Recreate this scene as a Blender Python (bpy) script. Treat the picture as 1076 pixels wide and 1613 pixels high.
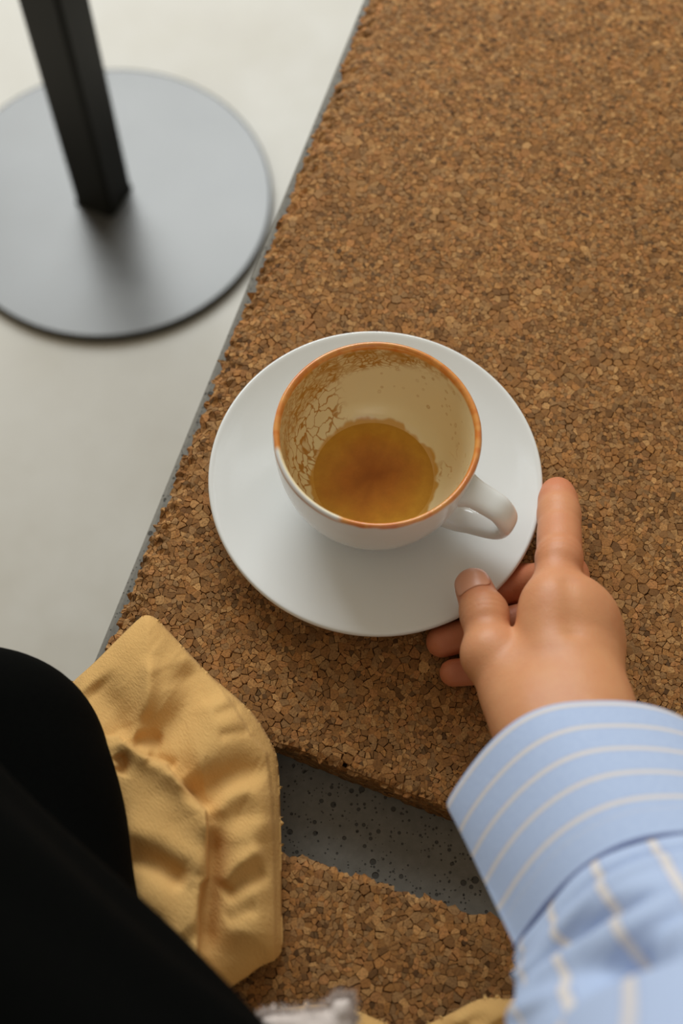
import bpy, math, random
import numpy as np
from mathutils import Matrix, Vector
from mathutils.geometry import delaunay_2d_cdt
from mathutils.kdtree import KDTree

for o in list(bpy.data.objects):
    bpy.data.objects.remove(o, do_unlink=True)
SC = bpy.context.scene
COL = SC.collection
rng = np.random.default_rng(7)
random.seed(7)

# ------------------------------------------------------------------ camera
W, H = 1076, 1613
F = 2000.0                      # focal length in pixels
PITCH, ROLL = math.radians(67.0), math.radians(2.0)
ZT = 0.45                       # height of the cork seat above the floor
SAUCER_R, SAUCER_Z = 0.080, 0.0205
FW = np.array([0, math.cos(PITCH), -math.sin(PITCH)])
UP0 = np.array([0, math.sin(PITCH), math.cos(PITCH)])
RT0 = np.array([1.0, 0, 0])
UP = math.cos(ROLL) * UP0 - math.sin(ROLL) * RT0
RT = math.cos(ROLL) * RT0 + math.sin(ROLL) * UP0
CAM = np.zeros(3)

def ray(x, y):
    d = FW * F + RT * (x - W / 2) - UP * (y - H / 2)
    return d / np.linalg.norm(d)

CAM = np.array([0, 0, ZT + SAUCER_Z]) - ray(592, 749) * (2 * SAUCER_R * F / 527)

def at(x, y, z):
    """world point at height z seen at photo pixel x, y (used to measure the place)"""
    d = ray(x, y)
    return CAM + d * ((z - CAM[2]) / d[2])

def hz(x, y, h):
    return at(x, y, ZT + h)

cd = bpy.data.cameras.new('camera')
cam = bpy.data.objects.new('camera', cd)
COL.objects.link(cam)
M = Matrix.Identity(4)
for i in range(3):
    M[i][0], M[i][1], M[i][2], M[i][3] = RT[i], UP[i], -FW[i], CAM[i]
cam.matrix_world = M
cd.sensor_fit = 'VERTICAL'
cd.sensor_height = 36.0
cd.sensor_width = 24.0
cd.lens = 36.0 * F / H
cd.clip_start = 0.01
cd.dof.use_dof = True
cd.dof.focus_distance = 0.595
cd.dof.aperture_fstop = 4.9
SC.camera = cam

# ------------------------------------------------------------------ light
wd = bpy.data.worlds.new('world')
SC.world = wd
wd.use_nodes = True
wd.node_tree.nodes['Background'].inputs[0].default_value = (1.0, 0.86, 0.64, 1)
wd.node_tree.nodes['Background'].inputs[1].default_value = 0.39

def area(name, loc, target, sx, sy, power, col):
    l = bpy.data.lights.new(name, 'AREA')
    l.shape = 'RECTANGLE'; l.size = sx; l.size_y = sy; l.energy = power; l.color = col
    o = bpy.data.objects.new(name, l); COL.objects.link(o)
    o.location = loc
    o.rotation_euler = (Vector(target) - Vector(loc)).to_track_quat('-Z', 'Y').to_euler()
    return o

area('window_daylight', (-0.35, 1.45, 1.30), (0, 0, 0.45), 1.3, 1.0, 30, (0.90, 0.965, 1.0))

SC.view_settings.view_transform = 'Standard'
SC.view_settings.look = 'None'
SC.view_settings.gamma = 1.0
SC.view_settings.use_curve_mapping = False
SC.view_settings.exposure = 0.0

# ------------------------------------------------------------------ helpers
def lin(r, g, b):
    f = lambda c: ((c / 255 + 0.055) / 1.055) ** 2.4 if c > 10 else c / 255 / 12.92
    return (f(r), f(g), f(b), 1.0)

class NT:
    """tiny node-tree helper"""
    def __init__(s, name):
        s.m = bpy.data.materials.new(name); s.m.use_nodes = True
        s.t = s.m.node_tree; s.b = s.t.nodes['Principled BSDF']
    def n(s, kind, **kw):
        nd = s.t.nodes.new('ShaderNode' + kind)
        for k, v in kw.items():
            if k.startswith('i_'):
                key = k[2:].replace('_', ' ')
                nd.inputs[int(key) if key.isdigit() else key].default_value = v
            else:
                setattr(nd, k, v)
        return nd
    def l(s, a, b):
        s.t.links.new(a, b)
    def noise(s, vec, scale, detail=3, rough=0.55):
        nd = s.n('TexNoise'); nd.inputs['Scale'].default_value = scale
        nd.inputs['Detail'].default_value = detail; nd.inputs['Roughness'].default_value = rough
        if vec is not None: s.l(vec, nd.inputs['Vector'])
        return nd
    def ramp(s, fac, stops):
        nd = s.n('ValToRGB'); e = nd.color_ramp.elements
        while len(e) < len(stops): e.new(0.5)
        for k, (p, c) in enumerate(stops):
            e[k].position = p; e[k].color = c
        s.l(fac, nd.inputs[0]); return nd
    def mix(s, fac, a, b, blend='MIX'):
        nd = s.n('Mix', data_type='RGBA', blend_type=blend)
        for sock, v in ((nd.inputs['Factor'], fac), (nd.inputs['A'], a), (nd.inputs['B'], b)):
            if hasattr(v, 'is_linked'): s.l(v, sock)
            elif isinstance(v, tuple): sock.default_value = v
            else: sock.default_value = v
        # the first Factor/A/B sockets are floats; pick the colour ones
        return nd
    def mixc(s, fac, a, b, blend='MIX'):
        nd = s.n('MixRGB', blend_type=blend)
        for k, v in enumerate((fac, a, b)):
            if hasattr(v, 'is_linked'): s.l(v, nd.inputs[k])
            else: nd.inputs[k].default_value = v
        return nd.outputs[0]
    def math(s, op, a, b=None):
        nd = s.n('Math', operation=op)
        for k, v in enumerate((a, b)):
            if v is None: continue
            if hasattr(v, 'is_linked'): s.l(v, nd.inputs[k])
            else: nd.inputs[k].default_value = v
        return nd.outputs[0]
    def bump(s, h, strength, dist, normal=None):
        nd = s.n('Bump'); nd.inputs['Strength'].default_value = strength
        nd.inputs['Distance'].default_value = dist
        s.l(h, nd.inputs['Height'])
        if normal is not None: s.l(normal, nd.inputs['Normal'])
        return nd.outputs[0]
    def fin(s, col=None, rough=None, normal=None, **kw):
        for key, v in (('Base Color', col), ('Roughness', rough), ('Normal', normal)):
            if v is None: continue
            if hasattr(v, 'is_linked'): s.l(v, s.b.inputs[key])
            else: s.b.inputs[key].default_value = v
        for k, v in kw.items():
            s.b.inputs[k.replace('_', ' ')].default_value = v
        return s.m

def mesh_obj(name, V, Fc, mat, parent=None, smooth=True, attrs=None, uv=None):
    me = bpy.data.meshes.new(name)
    me.from_pydata(np.asarray(V).tolist(), [], Fc if isinstance(Fc, list) else np.asarray(Fc).tolist())
    if smooth:
        me.polygons.foreach_set('use_smooth', np.ones(len(me.polygons), bool))
    for k, a in (attrs or {}).items():
        a = np.asarray(a, dtype=np.float32)
        if a.ndim == 1:
            at_ = me.attributes.new(k, 'FLOAT', 'POINT'); at_.data.foreach_set('value', a)
        else:
            at_ = me.attributes.new(k, 'FLOAT_COLOR', 'POINT')
            if a.shape[1] == 3: a = np.concatenate([a, np.ones((len(a), 1), np.float32)], 1)
            at_.data.foreach_set('color', a.ravel())
    me.materials.append(mat)
    me.update()
    o = bpy.data.objects.new(name, me); COL.objects.link(o)
    if parent is not None:
        o.parent = parent
        o.matrix_parent_inverse = parent.matrix_world.inverted()
    return o

def recenter(o, loc):
    """move a mesh object's origin without moving its geometry"""
    loc = Vector(loc)
    o.data.transform(Matrix.Translation(-loc)); o.location = loc
    bpy.context.view_layer.update()
    return o

def tag(o, label=None, cat=None, group=None, kind=None):
    if label: o['label'] = label
    if cat: o['category'] = cat
    if group: o['group'] = group
    if kind: o['kind'] = kind
    return o

def empty(name, loc):
    o = bpy.data.objects.new(name, None); COL.objects.link(o); o.location = loc
    o.empty_display_size = 0.02
    bpy.context.view_layer.update()
    return o

def grid_faces(nu, nv, wrap_u=False):
    """quads for a (nv rows) x (nu columns) vertex grid"""
    cu = nu if wrap_u else nu - 1
    i = np.arange(nv - 1)[:, None]; j = np.arange(cu)[None, :]
    a = i * nu + j; b = i * nu + (j + 1) % nu
    return np.stack([a, b, b + nu, a + nu], -1).reshape(-1, 4)

def smoothstep(a, b, x):
    t = np.clip((x - a) / (b - a), 0, 1); return t * t * (3 - 2 * t)

def vnoise(P, seed=0):
    """value noise for an (n, d) array, d = 2 or 3, result in -1..1"""
    P = np.asarray(P, dtype=np.float64); d = P.shape[1]
    i0 = np.floor(P).astype(np.int64); f = P - i0; f = f * f * (3 - 2 * f)
    r = np.zeros(len(P))
    for c in range(2 ** d):
        off = np.array([(c >> k) & 1 for k in range(d)])
        q = i0 + off
        hsh = q[:, 0] * 374761393 + q[:, 1] * 668265263 + (q[:, 2] * 2147483647 if d == 3 else 0) + seed * 1442695041
        hsh = (hsh ^ (hsh >> 13)) * 1274126177
        hsh = (hsh ^ (hsh >> 16)) & 0xFFFF
        w = np.prod(np.where(off == 1, f, 1 - f), axis=1)
        r += w * (hsh / 32767.5 - 1)
    return r

def fbm(P, oct=3, seed=0):
    r = 0; a = 1; s = 0
    for k in range(oct):
        r = r + a * vnoise(np.asarray(P) * 2 ** k, seed + k); s += a; a *= 0.5
    return r / s

def lathe(profile, n=128, close=False):
    """surface of revolution; profile is a list of (r, z) from one axis point to the other"""
    pr = np.array(profile); t = np.linspace(0, 2 * np.pi, n, endpoint=False)
    V = np.stack([pr[:, 0][:, None] * np.cos(t), pr[:, 0][:, None] * np.sin(t),
                  np.repeat(pr[:, 1][:, None], n, 1)], -1).reshape(-1, 3)
    return V, grid_faces(n, len(pr), True)

def catmull(P, n):
    P = np.asarray(P, float); P = np.concatenate([[2 * P[0] - P[1]], P, [2 * P[-1] - P[-2]]])
    out = []
    m = len(P) - 3
    for i in range(m):
        t = np.linspace(0, 1, n, endpoint=False)[:, None]
        a, b, c, d = P[i:i + 4]
        out.append(0.5 * (2 * b + (c - a) * t + (2 * a - 5 * b + 4 * c - d) * t ** 2 + (3 * b - a - 3 * c + d) * t ** 3))
    out.append(P[-2][None])
    return np.concatenate(out)

def surface_nets(Fd, origin, h):
    """polygonise a signed distance grid (negative inside)"""
    nx, ny, nz = Fd.shape
    ins = Fd < 0
    acc = np.zeros((nx - 1, ny - 1, nz - 1, 3), np.float32); cnt = np.zeros((nx - 1, ny - 1, nz - 1), np.float32)
    corners = [(i, j, k) for i in (0, 1) for j in (0, 1) for k in (0, 1)]
    sl = lambda c: tuple(slice(c[q], Fd.shape[q] - 1 + c[q]) for q in range(3))
    for a in corners:
        for q in range(3):
            if a[q]: continue
            b = list(a); b[q] = 1; b = tuple(b)
            fa, fb = Fd[sl(a)], Fd[sl(b)]
            m = (fa < 0) != (fb < 0)
            den = np.where(m, fa - fb, 1)
            t = np.where(m, fa / den, 0)
            for w in range(3):
                acc[..., w] += np.where(m, a[w] + (t if w == q else 0), 0)
            cnt += m
    act = cnt > 0
    idx = -np.ones(act.shape, np.int64); idx[act] = np.arange(act.sum())
    cells = np.argwhere(act)
    V = (cells + acc[act] / cnt[act][:, None]) * h + np.asarray(origin)
    quads = []
    for q in range(3):
        u, v = (q + 1) % 3, (q + 2) % 3
        s0 = [slice(None)] * 3; s1 = [slice(None)] * 3
        s0[q] = slice(0, -1); s1[q] = slice(1, None)
        A, B = ins[tuple(s0)], ins[tuple(s1)]
        e = np.argwhere(A != B)
        ok = (e[:, u] > 0) & (e[:, v] > 0) & (e[:, u] < Fd.shape[u] - 1) & (e[:, v] < Fd.shape[v] - 1)
        e = e[ok]
        fl = A[tuple(e.T)]
        def g(du, dv):
            c = e.copy(); c[:, u] -= du; c[:, v] -= dv
            return idx[tuple(c.T)]
        Q = np.stack([g(1, 1), g(0, 1), g(0, 0), g(1, 0)], 1)
        Q[~fl] = Q[~fl][:, ::-1]
        quads.append(Q)
    return V, np.concatenate(quads)

def smin(a, b, k):
    h = np.clip(0.5 + 0.5 * (b - a) / k, 0, 1)
    return b + (a - b) * h - k * h * (1 - h)

def cone(P, a, b, ra, rb):
    a = np.asarray(a, np.float32); b = np.asarray(b, np.float32); ab = b - a
    t = np.clip(((P - a) @ ab) / (ab @ ab), 0, 1)
    d = P - a - t[..., None] * ab
    return np.sqrt((d * d).sum(-1)) - (ra + (rb - ra) * t)

# ------------------------------------------------------------------ materials
def cork_material():
    m = NT('cork')
    a = m.n('Attribute', attribute_name='grain'); tc = m.n('TexCoord')
    n1 = m.noise(tc.outputs['Object'], 1100, 3, 0.65)
    n2 = m.noise(tc.outputs['Object'], 45, 2)
    c = m.mixc(m.ramp(n1.outputs[0], [(0.28, (0.8, 0.8, 0.8, 1)), (0.56, (0, 0, 0, 1))]).outputs[0], a.outputs['Color'], lin(92, 60, 34))
    c = m.mixc(0.18, c, m.ramp(n2.outputs[0], [(0.35, (0.36, 0.34, 0.32, 1)), (0.65, (0.64, 0.62, 0.60, 1))]).outputs[0], 'OVERLAY')
    nb = m.noise(tc.outputs['Object'], 1500, 3, 0.6)
    return m.fin(c, 0.8, m.bump(nb.outputs[0], 0.35, 0.0005), Specular_IOR_Level=0.25)

def cork_slab_material():
    m = NT('cork_binder')
    tc = m.n('TexCoord')
    v = m.n('TexVoronoi'); v.inputs['Scale'].default_value = 330; m.l(tc.outputs['Object'], v.inputs['Vector'])
    c = m.ramp(v.outputs['Color'], [(0.1, lin(38, 23, 13)), (0.9, lin(66, 42, 25))]).outputs[0]
    return m.fin(c, 0.9, m.bump(v.outputs['Distance'], 0.8, 0.001), Specular_IOR_Level=0.2)

def concrete_material(name, c0, c1, pore=True, scale=1.0):
    m = NT(name)
    tc = m.n('TexCoord'); P = tc.outputs['Object']
    n = m.noise(P, 9 * scale, 5, 0.6); n2 = m.noise(P, 260, 3, 0.6)
    c = m.ramp(n.outputs[0], [(0.3, c0), (0.7, c1)]).outputs[0]
    c = m.mixc(0.25, c, n2.outputs[0], 'OVERLAY')
    nrm = m.bump(n2.outputs[0], 0.25, 0.0006)
    if pore:
        for sc, th, seed in ((150, 0.15, 0.0), (300, 0.18, 5.3), (560, 0.2, 9.1)):
            mp = m.n('Mapping'); mp.inputs['Location'].default_value = (seed, seed * 0.7, seed * 0.3)
            m.l(P, mp.inputs['Vector'])
            v = m.n('TexVoronoi'); v.inputs['Scale'].default_value = sc; m.l(mp.outputs[0], v.inputs['Vector'])
            sep = m.n('SeparateColor'); m.l(v.outputs['Color'], sep.inputs[0])
            big = m.math('MULTIPLY', m.math('GREATER_THAN', sep.outputs[0], 0.45), m.math('MULTIPLY', sep.outputs[1], th * 1.6))
            d = m.math('SUBTRACT', v.outputs['Distance'], big)
            mk = m.ramp(d, [(0.0, (1, 1, 1, 1)), (0.05, (0, 0, 0, 1))]).outputs[0]
            c = m.mixc(m.math('MULTIPLY', mk, 0.65), c, lin(34, 32, 30))
            nrm = m.bump(m.math('SUBTRACT', 1.0, mk), 0.7, 0.0012, nrm)
    return m.fin(c, 0.75, nrm, Specular_IOR_Level=0.3)

def plain(name, col, rough=0.5, **kw):
    return NT(name).fin(col, rough, **kw)

# ------------------------------------------------------------------ the setting
def floor_material():
    m = NT('polished_concrete_floor')
    tc = m.n('TexCoord'); P = tc.outputs['Object']
    n = m.noise(P, 3.2, 5, 0.6); n2 = m.noise(P, 22, 4, 0.6)
    c = m.ramp(n.outputs[0], [(0.3, lin(188, 181, 167)), (0.7, lin(206, 202, 193))]).outputs[0]
    c = m.mixc(0.18, c, m.ramp(n2.outputs[0], [(0.3, (0.35, 0.35, 0.35, 1)), (0.7, (0.65, 0.65, 0.65, 1))]).outputs[0], 'OVERLAY')
    r = m.ramp(n2.outputs[0], [(0.3, (0.36, 0.36, 0.36, 1)), (0.7, (0.5, 0.5, 0.5, 1))]).outputs[0]
    return m.fin(c, r, Specular_IOR_Level=0.45)

fl = mesh_obj('floor', [(-4, -3, 0), (4, -3, 0), (4, 5, 0), (-4, 5, 0), (-4, -3, -0.1), (4, -3, -0.1), (4, 5, -0.1), (-4, 5, -0.1)],
              [(0, 1, 2, 3), (7, 6, 5, 4), (0, 4, 5, 1), (1, 5, 6, 2), (2, 6, 7, 3), (3, 7, 4, 0)], floor_material(), smooth=False)
tag(fl, 'pale grey smooth concrete floor', None, kind='structure')

# bench axes: EV runs along the bench's left edge (away), EU to the right
PAD_T = 0.028
zc = ZT - PAD_T
edge = [at(574, 0, zc), at(432, 335, zc), at(340, 560, zc), at(259, 771, zc), at(157, 1025, zc)]
d = edge[0] - edge[-1]; EV = d / np.linalg.norm(d); EV[2] = 0
EU = np.array([EV[1], -EV[0], 0])
def uv(P): P = np.asarray(P); return np.array([P @ EU, P @ EV])
def wp(u, v, z): return u * EU + v * EV + np.array([0, 0, z])
UB = np.mean([uv(p)[0] for p in edge])                       # concrete left edge
UP_L = np.mean([uv(at(x, y, ZT))[0] for x, y in ((583, 0), (447, 335), (352, 560), (271, 771), (205, 925))]) - 0.0012   # cork left edge

def rounded_block(u0, u1, v0, v1, z0, z1, r):
    V = []; Fc = []
    ring = [(u0 + r, z1), (u0 + r * 0.3, z1 - r * 0.3), (u0, z1 - r), (u0, z0), (u1, z0), (u1, z1 - r), (u1 - r * 0.3, z1 - r * 0.3), (u1 - r, z1)]
    for v in (v0, v1):
        for u, z in ring: V.append(wp(u, v, z))
    n = len(ring)
    for k in range(n): Fc.append((k, (k + 1) % n, n + (k + 1) % n, n + k))
    Fc += [tuple(range(n))[::-1], tuple(range(n, 2 * n))]
    return V, Fc

V, Fc = rounded_block(UB, 0.60, -0.75, 0.80, 0.0, zc, 0.0025)
bench = mesh_obj('concrete_bench', V, Fc, concrete_material('bench_concrete', lin(122, 118, 110), lin(140, 136, 127)), smooth=False)
recenter(bench, wp(UB + 0.35, 0, 0))
tag(bench, 'grey pitted concrete bench under the cork pads', 'bench')

# ---- cork: every granule is a little faceted lump, packed as a jittered mosaic
CORK = cork_material(); BINDER = cork_slab_material()
GR = np.array([lin(*c)[:3] for c in ((164, 118, 68), (152, 107, 60), (174, 128, 77), (142, 99, 54), (165, 114, 62),
                                     (150, 112, 70), (158, 111, 60), (132, 93, 52), (180, 136, 84), (154, 116, 73), (168, 117, 68))])

def tri_mesh(name, V, T, mat, parent, grain):
    """fast mesh from triangles, one colour per triangle"""
    me = bpy.data.meshes.new(name)
    me.vertices.add(len(V)); me.vertices.foreach_set('co', np.asarray(V, np.float32).ravel())
    me.loops.add(3 * len(T)); me.loops.foreach_set('vertex_index', T.astype(np.int32).ravel())
    me.polygons.add(len(T)); me.polygons.foreach_set('loop_start', np.arange(0, 3 * len(T), 3, dtype=np.int32))
    me.polygons.foreach_set('loop_total', np.full(len(T), 3, np.int32))
    me.polygons.foreach_set('use_smooth', np.zeros(len(T), bool))
    at_ = me.attributes.new('grain', 'FLOAT_COLOR', 'FACE')
    at_.data.foreach_set('color', np.c_[grain, np.ones(len(T))].astype(np.float32).ravel())
    me.materials.append(mat); me.update(calc_edges=True)
    o = bpy.data.objects.new(name, me); COL.objects.link(o)
    o.parent = parent; o.matrix_parent_inverse = parent.matrix_world.inverted()
    o['kind'] = 'stuff'; o['label'] = 'pressed brown cork granules'
    return o

def granules(name, parent, u0, u1, v0, v1, inside, to_world, pitch, drop=None, seed=1):
    """packed cork granules: irregular lumps that touch, with open pits where corners meet"""
    r = np.random.default_rng(seed)
    mgn = 0.010
    nu = int((u1 - u0 + 2 * mgn) / pitch); nv = int((v1 - v0 + 2 * mgn) / pitch)
    gu, gv = np.meshgrid(np.arange(nu), np.arange(nv))
    P = np.stack([gu.ravel(), gv.ravel()], 1) + r.uniform(0, 0.97, (nu * nv, 2))
    P = P * pitch + [u0 - mgn, v0 - mgn]
    nb = int(len(P) * 0.05)          # larger granules push the crumbs away
    B = P[r.choice(len(P), nb, replace=False)]; RB = pitch * r.uniform(1.1, 1.9, nb)
    cell = pitch * 2.1; p0 = P.min(0)
    d = {}
    for i, kk in enumerate(map(tuple, np.floor((P - p0) / cell).astype(int).tolist())): d.setdefault(kk, []).append(i)
    d = {kk: np.array(v) for kk, v in d.items()}
    kill = np.zeros(len(P), bool)
    KB = np.floor((B - p0) / cell).astype(int).tolist()
    for b in range(nb):
        c = [d[q] for q in ((KB[b][0] + du, KB[b][1] + dv) for du in (-1, 0, 1) for dv in (-1, 0, 1)) if q in d]
        c = np.concatenate(c); kill[c[((P[c] - B[b]) ** 2).sum(1) < RB[b] ** 2]] = True
    P = np.concatenate([P[~kill], B + r.uniform(-1e-5, 1e-5, B.shape)])
    out = delaunay_2d_cdt([Vector(p) for p in (P * 1000).tolist()], [], [], 0, 1e-5)
    Q = np.array([tuple(v) for v in out[0]]) / 1000
    T = np.array(out[2])
    A, Bq, C = Q[T[:, 0]], Q[T[:, 1]], Q[T[:, 2]]
    D = 2 * (A[:, 0] * (Bq[:, 1] - C[:, 1]) + Bq[:, 0] * (C[:, 1] - A[:, 1]) + C[:, 0] * (A[:, 1] - Bq[:, 1]))
    D = np.where(np.abs(D) < 1e-14, 1e-14, D)
    a2, b2, c2 = (A ** 2).sum(1), (Bq ** 2).sum(1), (C ** 2).sum(1)
    CC = np.stack([(a2 * (Bq[:, 1] - C[:, 1]) + b2 * (C[:, 1] - A[:, 1]) + c2 * (A[:, 1] - Bq[:, 1])) / D,
                   (a2 * (C[:, 0] - Bq[:, 0]) + b2 * (A[:, 0] - C[:, 0]) + c2 * (Bq[:, 0] - A[:, 0])) / D], 1)
    cen = (A + Bq + C) / 3
    CC = np.clip(CC, cen - pitch * 1.5, cen + pitch * 1.5)
    vi = T.ravel(); ti = np.repeat(np.arange(len(T)), 3)
    keep = inside(Q[:, 0], Q[:, 1])
    m = keep[vi]; vi, ti = vi[m], ti[m]
    ang = np.arctan2(CC[ti, 1] - Q[vi, 1], CC[ti, 0] - Q[vi, 0])
    o = np.lexsort((ang, vi)); vi, ti = vi[o], ti[o]
    nr = len(vi); nxt = np.arange(nr) + 1
    last = np.r_[vi[1:] != vi[:-1], True]; first = np.r_[True, vi[1:] != vi[:-1]]
    starts = np.nonzero(first)[0]; cid = np.cumsum(first) - 1
    nxt[last] = starts[cid[last]]
    ncell = len(starts)
    # shared corner and edge points
    ut, O = np.unique(ti, return_inverse=True)
    Oxy = CC[ut] + r.uniform(-1, 1, (len(ut), 2)) * pitch * 0.10
    k_ = min(pitch / 0.0027, 1.2)
    Oz = -(0.00002 + r.exponential(0.00010, len(ut)) + (r.random(len(ut)) < 0.42) * r.uniform(0.0016, 0.0036, len(ut))) * k_
    ta, tb_ = np.minimum(ti, ti[nxt]), np.maximum(ti, ti[nxt])
    ek, E = np.unique(ta.astype(np.int64) * (len(T) + 1) + tb_, return_inverse=True)
    ea, eb = ek // (len(T) + 1), ek % (len(T) + 1)
    oa, ob = np.searchsorted(ut, ea), np.searchsorted(ut, eb)
    tt = r.uniform(0.35, 0.65, len(ek))[:, None]
    Exy = Oxy[oa] * (1 - tt) + Oxy[ob] * tt + r.uniform(-1, 1, (len(ek), 2)) * pitch * 0.10
    Ez = -(0.00001 + r.exponential(0.00007, len(ek)) + (r.random(len(ek)) < 0.32) * r.uniform(0.0014, 0.0034, len(ek))) * k_
    # per granule
    cx = np.stack([np.bincount(cid, Oxy[O][:, q]) for q in (0, 1)], 1) / np.bincount(cid)[:, None]
    h = r.normal(0, 0.00012, ncell).clip(-0.0004, 0.0003) * k_; tilt = r.normal(0, 0.055, (ncell, 2)); sc = r.uniform(0.80, 0.96, ncell)
    rel = (Oxy[O] - cx[cid]) * (sc[cid] * r.uniform(0.94, 1.03, nr))[:, None]
    Ixy = cx[cid] + rel; Iz = h[cid] + (rel * tilt[cid]).sum(1)
    nO, nE = len(ut), len(ek)
    X = np.concatenate([np.c_[Oxy, Oz], np.c_[Exy, Ez], np.c_[Ixy, Iz], np.c_[cx, h + 0.00002]])
    iO, iE, iI, iC = O, nO + E, nO + nE + np.arange(nr), nO + nE + nr + cid
    TT = np.concatenate([np.c_[iO, iE, iI], np.c_[iE, iO[nxt], iI[nxt]], np.c_[iE, iI[nxt], iI], np.c_[iI, iI[nxt], iC]])
    pal = GR[r.integers(0, len(GR), ncell)] * r.normal(1.0, 0.13, ncell).clip(0.6, 1.35)[:, None] * 1.08
    area_ = np.bincount(cid, rel[:, 0] ** 2 + rel[:, 1] ** 2) / np.bincount(cid)
    dark = (r.random(ncell) < 0.10) & (area_ < np.median(area_))
    pal[dark] *= 0.45                # crumbs of bark
    colr = np.concatenate([pal[cid]] * 4)
    if drop is not None: X[:, 2] -= drop(X[:, 0], X[:, 1])
    return tri_mesh(name, to_world(X[:, 0], X[:, 1], X[:, 2]), TT, CORK, parent, colr)

def plane_map(z):
    return lambda U, Vv, Z: U[:, None] * EU + Vv[:, None] * EV + np.c_[0 * U, 0 * U, z + Z]

# upper pad: front edge measured in the photo
fa, fb = uv(at(425, 1163, ZT)), uv(at(718, 1277, ZT))
fs = (fb[1] - fa[1]) / (fb[0] - fa[0])
front_v = lambda u: fa[1] + fs * (u - fa[0])
def edge_wobble(s, seed): return 0.0011 * fbm(np.c_[np.asarray(s) * 220.0, np.asarray(s) * 0], 3, seed)
def in_upper(U, Vv):
    return (U > UP_L + 0.7 * edge_wobble(Vv, 3)) & (Vv > front_v(U) - 0.0006 + 0.4 * edge_wobble(U, 5)) & (U < 0.27) & (Vv < 0.44)
def drop_upper(U, Vv):
    dl = U - UP_L; df = Vv - front_v(U)
    wob = 0.5 + 0.5 * fbm(np.c_[U, Vv] * 260.0, 2, 11)
    return 0.0065 * np.clip(1 - dl / (0.006 + 0.011 * wob), 0, 1) ** 1.6 * (0.35 + wob) + 0.0016 * np.clip(1 - df / 0.004, 0, 1) ** 2

def slab(name, poly, z0, z1, mat, parent=None):
    V = [wp(u, v, z0) for u, v in poly] + [wp(u, v, z1) for u, v in poly]; n = len(poly)
    Fc = [tuple(range(n))[::-1], tuple(range(n, 2 * n))] + [(k, (k + 1) % n, n + (k + 1) % n, n + k) for k in range(n)]
    return mesh_obj(name, V, Fc, mat, parent, smooth=False)

ins = 0.0012
chf = 0.012
pad1 = empty('cork_seat_pad', wp(0.05, 0.05, zc))
tag(pad1, 'large brown cork pad carrying the cup and saucer', 'cork pad', 'cork pads on the concrete bench')
# core slab: the long left edge is worn, so the core steps back under the granules
core = slab('core', [(UP_L + chf, front_v(UP_L + chf) + ins), (0.55, front_v(0.55) + ins), (0.55, 0.75), (UP_L + chf, 0.75)], zc, ZT - 0.0042, BINDER, pad1)
slab('worn_edge_core', [(UP_L + ins, front_v(UP_L) + ins), (UP_L + chf, front_v(UP_L + chf) + ins), (UP_L + chf, 0.75), (UP_L + ins, 0.75)], zc, ZT - 0.0115, BINDER, pad1)
granules('granules', pad1, UP_L - 0.004, 0.27, min(front_v(UP_L), front_v(0.27)), 0.44, in_upper, plane_map(ZT), 0.0022, drop_upper, 2)
# coarser granules where the pad runs out of the photo
granules('granules', pad1, UP_L - 0.004, 0.55, 0.438, 0.75, lambda U, Vv: (U > UP_L) & (U < 0.55) & (Vv > 0.438) & (Vv < 0.75), plane_map(ZT), 0.0042, None, 8)
granules('granules', pad1, 0.268, 0.55, -0.45, 0.438, lambda U, Vv: (U > 0.2685) & (U < 0.55) & (Vv > front_v(U)) & (Vv < 0.44), plane_map(ZT), 0.0042, None, 9)
# the front face of the pad
fdir = EU + fs * EV; fl_ = np.linalg.norm(fdir); fdir = fdir / fl_
fnor = np.array([fdir[1], -fdir[0], 0])
def face_map(U, Vv, Z):
    u = U / fl_
    base = (UP_L + u)[:, None] * EU + (front_v(UP_L + u))[:, None] * EV
    return base + Z[:, None] * fnor + np.c_[0 * U, 0 * U, zc + Vv]
granules('front_face_granules', pad1, 0, 0.42, 0, PAD_T - 0.001, lambda U, Vv: (U > 0.002) & (U < 0.42) & (Vv > 0.001) & (Vv < PAD_T), face_map, 0.0024, None, 4)

# lower pad
ba, bb = uv(at(447, 1342, ZT)), uv(at(812, 1456, ZT))
bs = (bb[1] - ba[1]) / (bb[0] - ba[0])
back_v = lambda u: ba[1] + bs * (u - ba[0])
pad2 = empty('cork_seat_pad', wp(0.05, -0.3, zc))
tag(pad2, 'second brown cork pad across the concrete gap, nearest the viewer', 'cork pad', 'cork pads on the concrete bench')
slab('core', [(UP_L + ins, -0.72), (0.55, -0.72), (0.55, back_v(0.55) - ins), (UP_L + ins, back_v(UP_L) - ins)], zc, ZT - 0.0042, BINDER, pad2)
granules('granules', pad2, UP_L, 0.22, back_v(UP_L) - 0.17, back_v(UP_L) + 0.02,
         lambda U, Vv: (U > UP_L) & (U < 0.22) & (Vv < back_v(U) + edge_wobble(U, 15)) & (Vv > back_v(U) - 0.16),
         plane_map(ZT), 0.0022, lambda U, Vv: 0.0025 * np.clip(1 - (back_v(U) - Vv) / 0.004, 0, 1) ** 2, 3)

granules('granules', pad2, UP_L, 0.55, -0.72, back_v(0.55) + 0.02,
         lambda U, Vv: (U > UP_L) & (U < 0.55) & (Vv > -0.72) & (Vv < back_v(U)) & ((U > 0.2185) | (Vv < back_v(U) - 0.159)), plane_map(ZT), 0.0048, None, 10)

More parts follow.
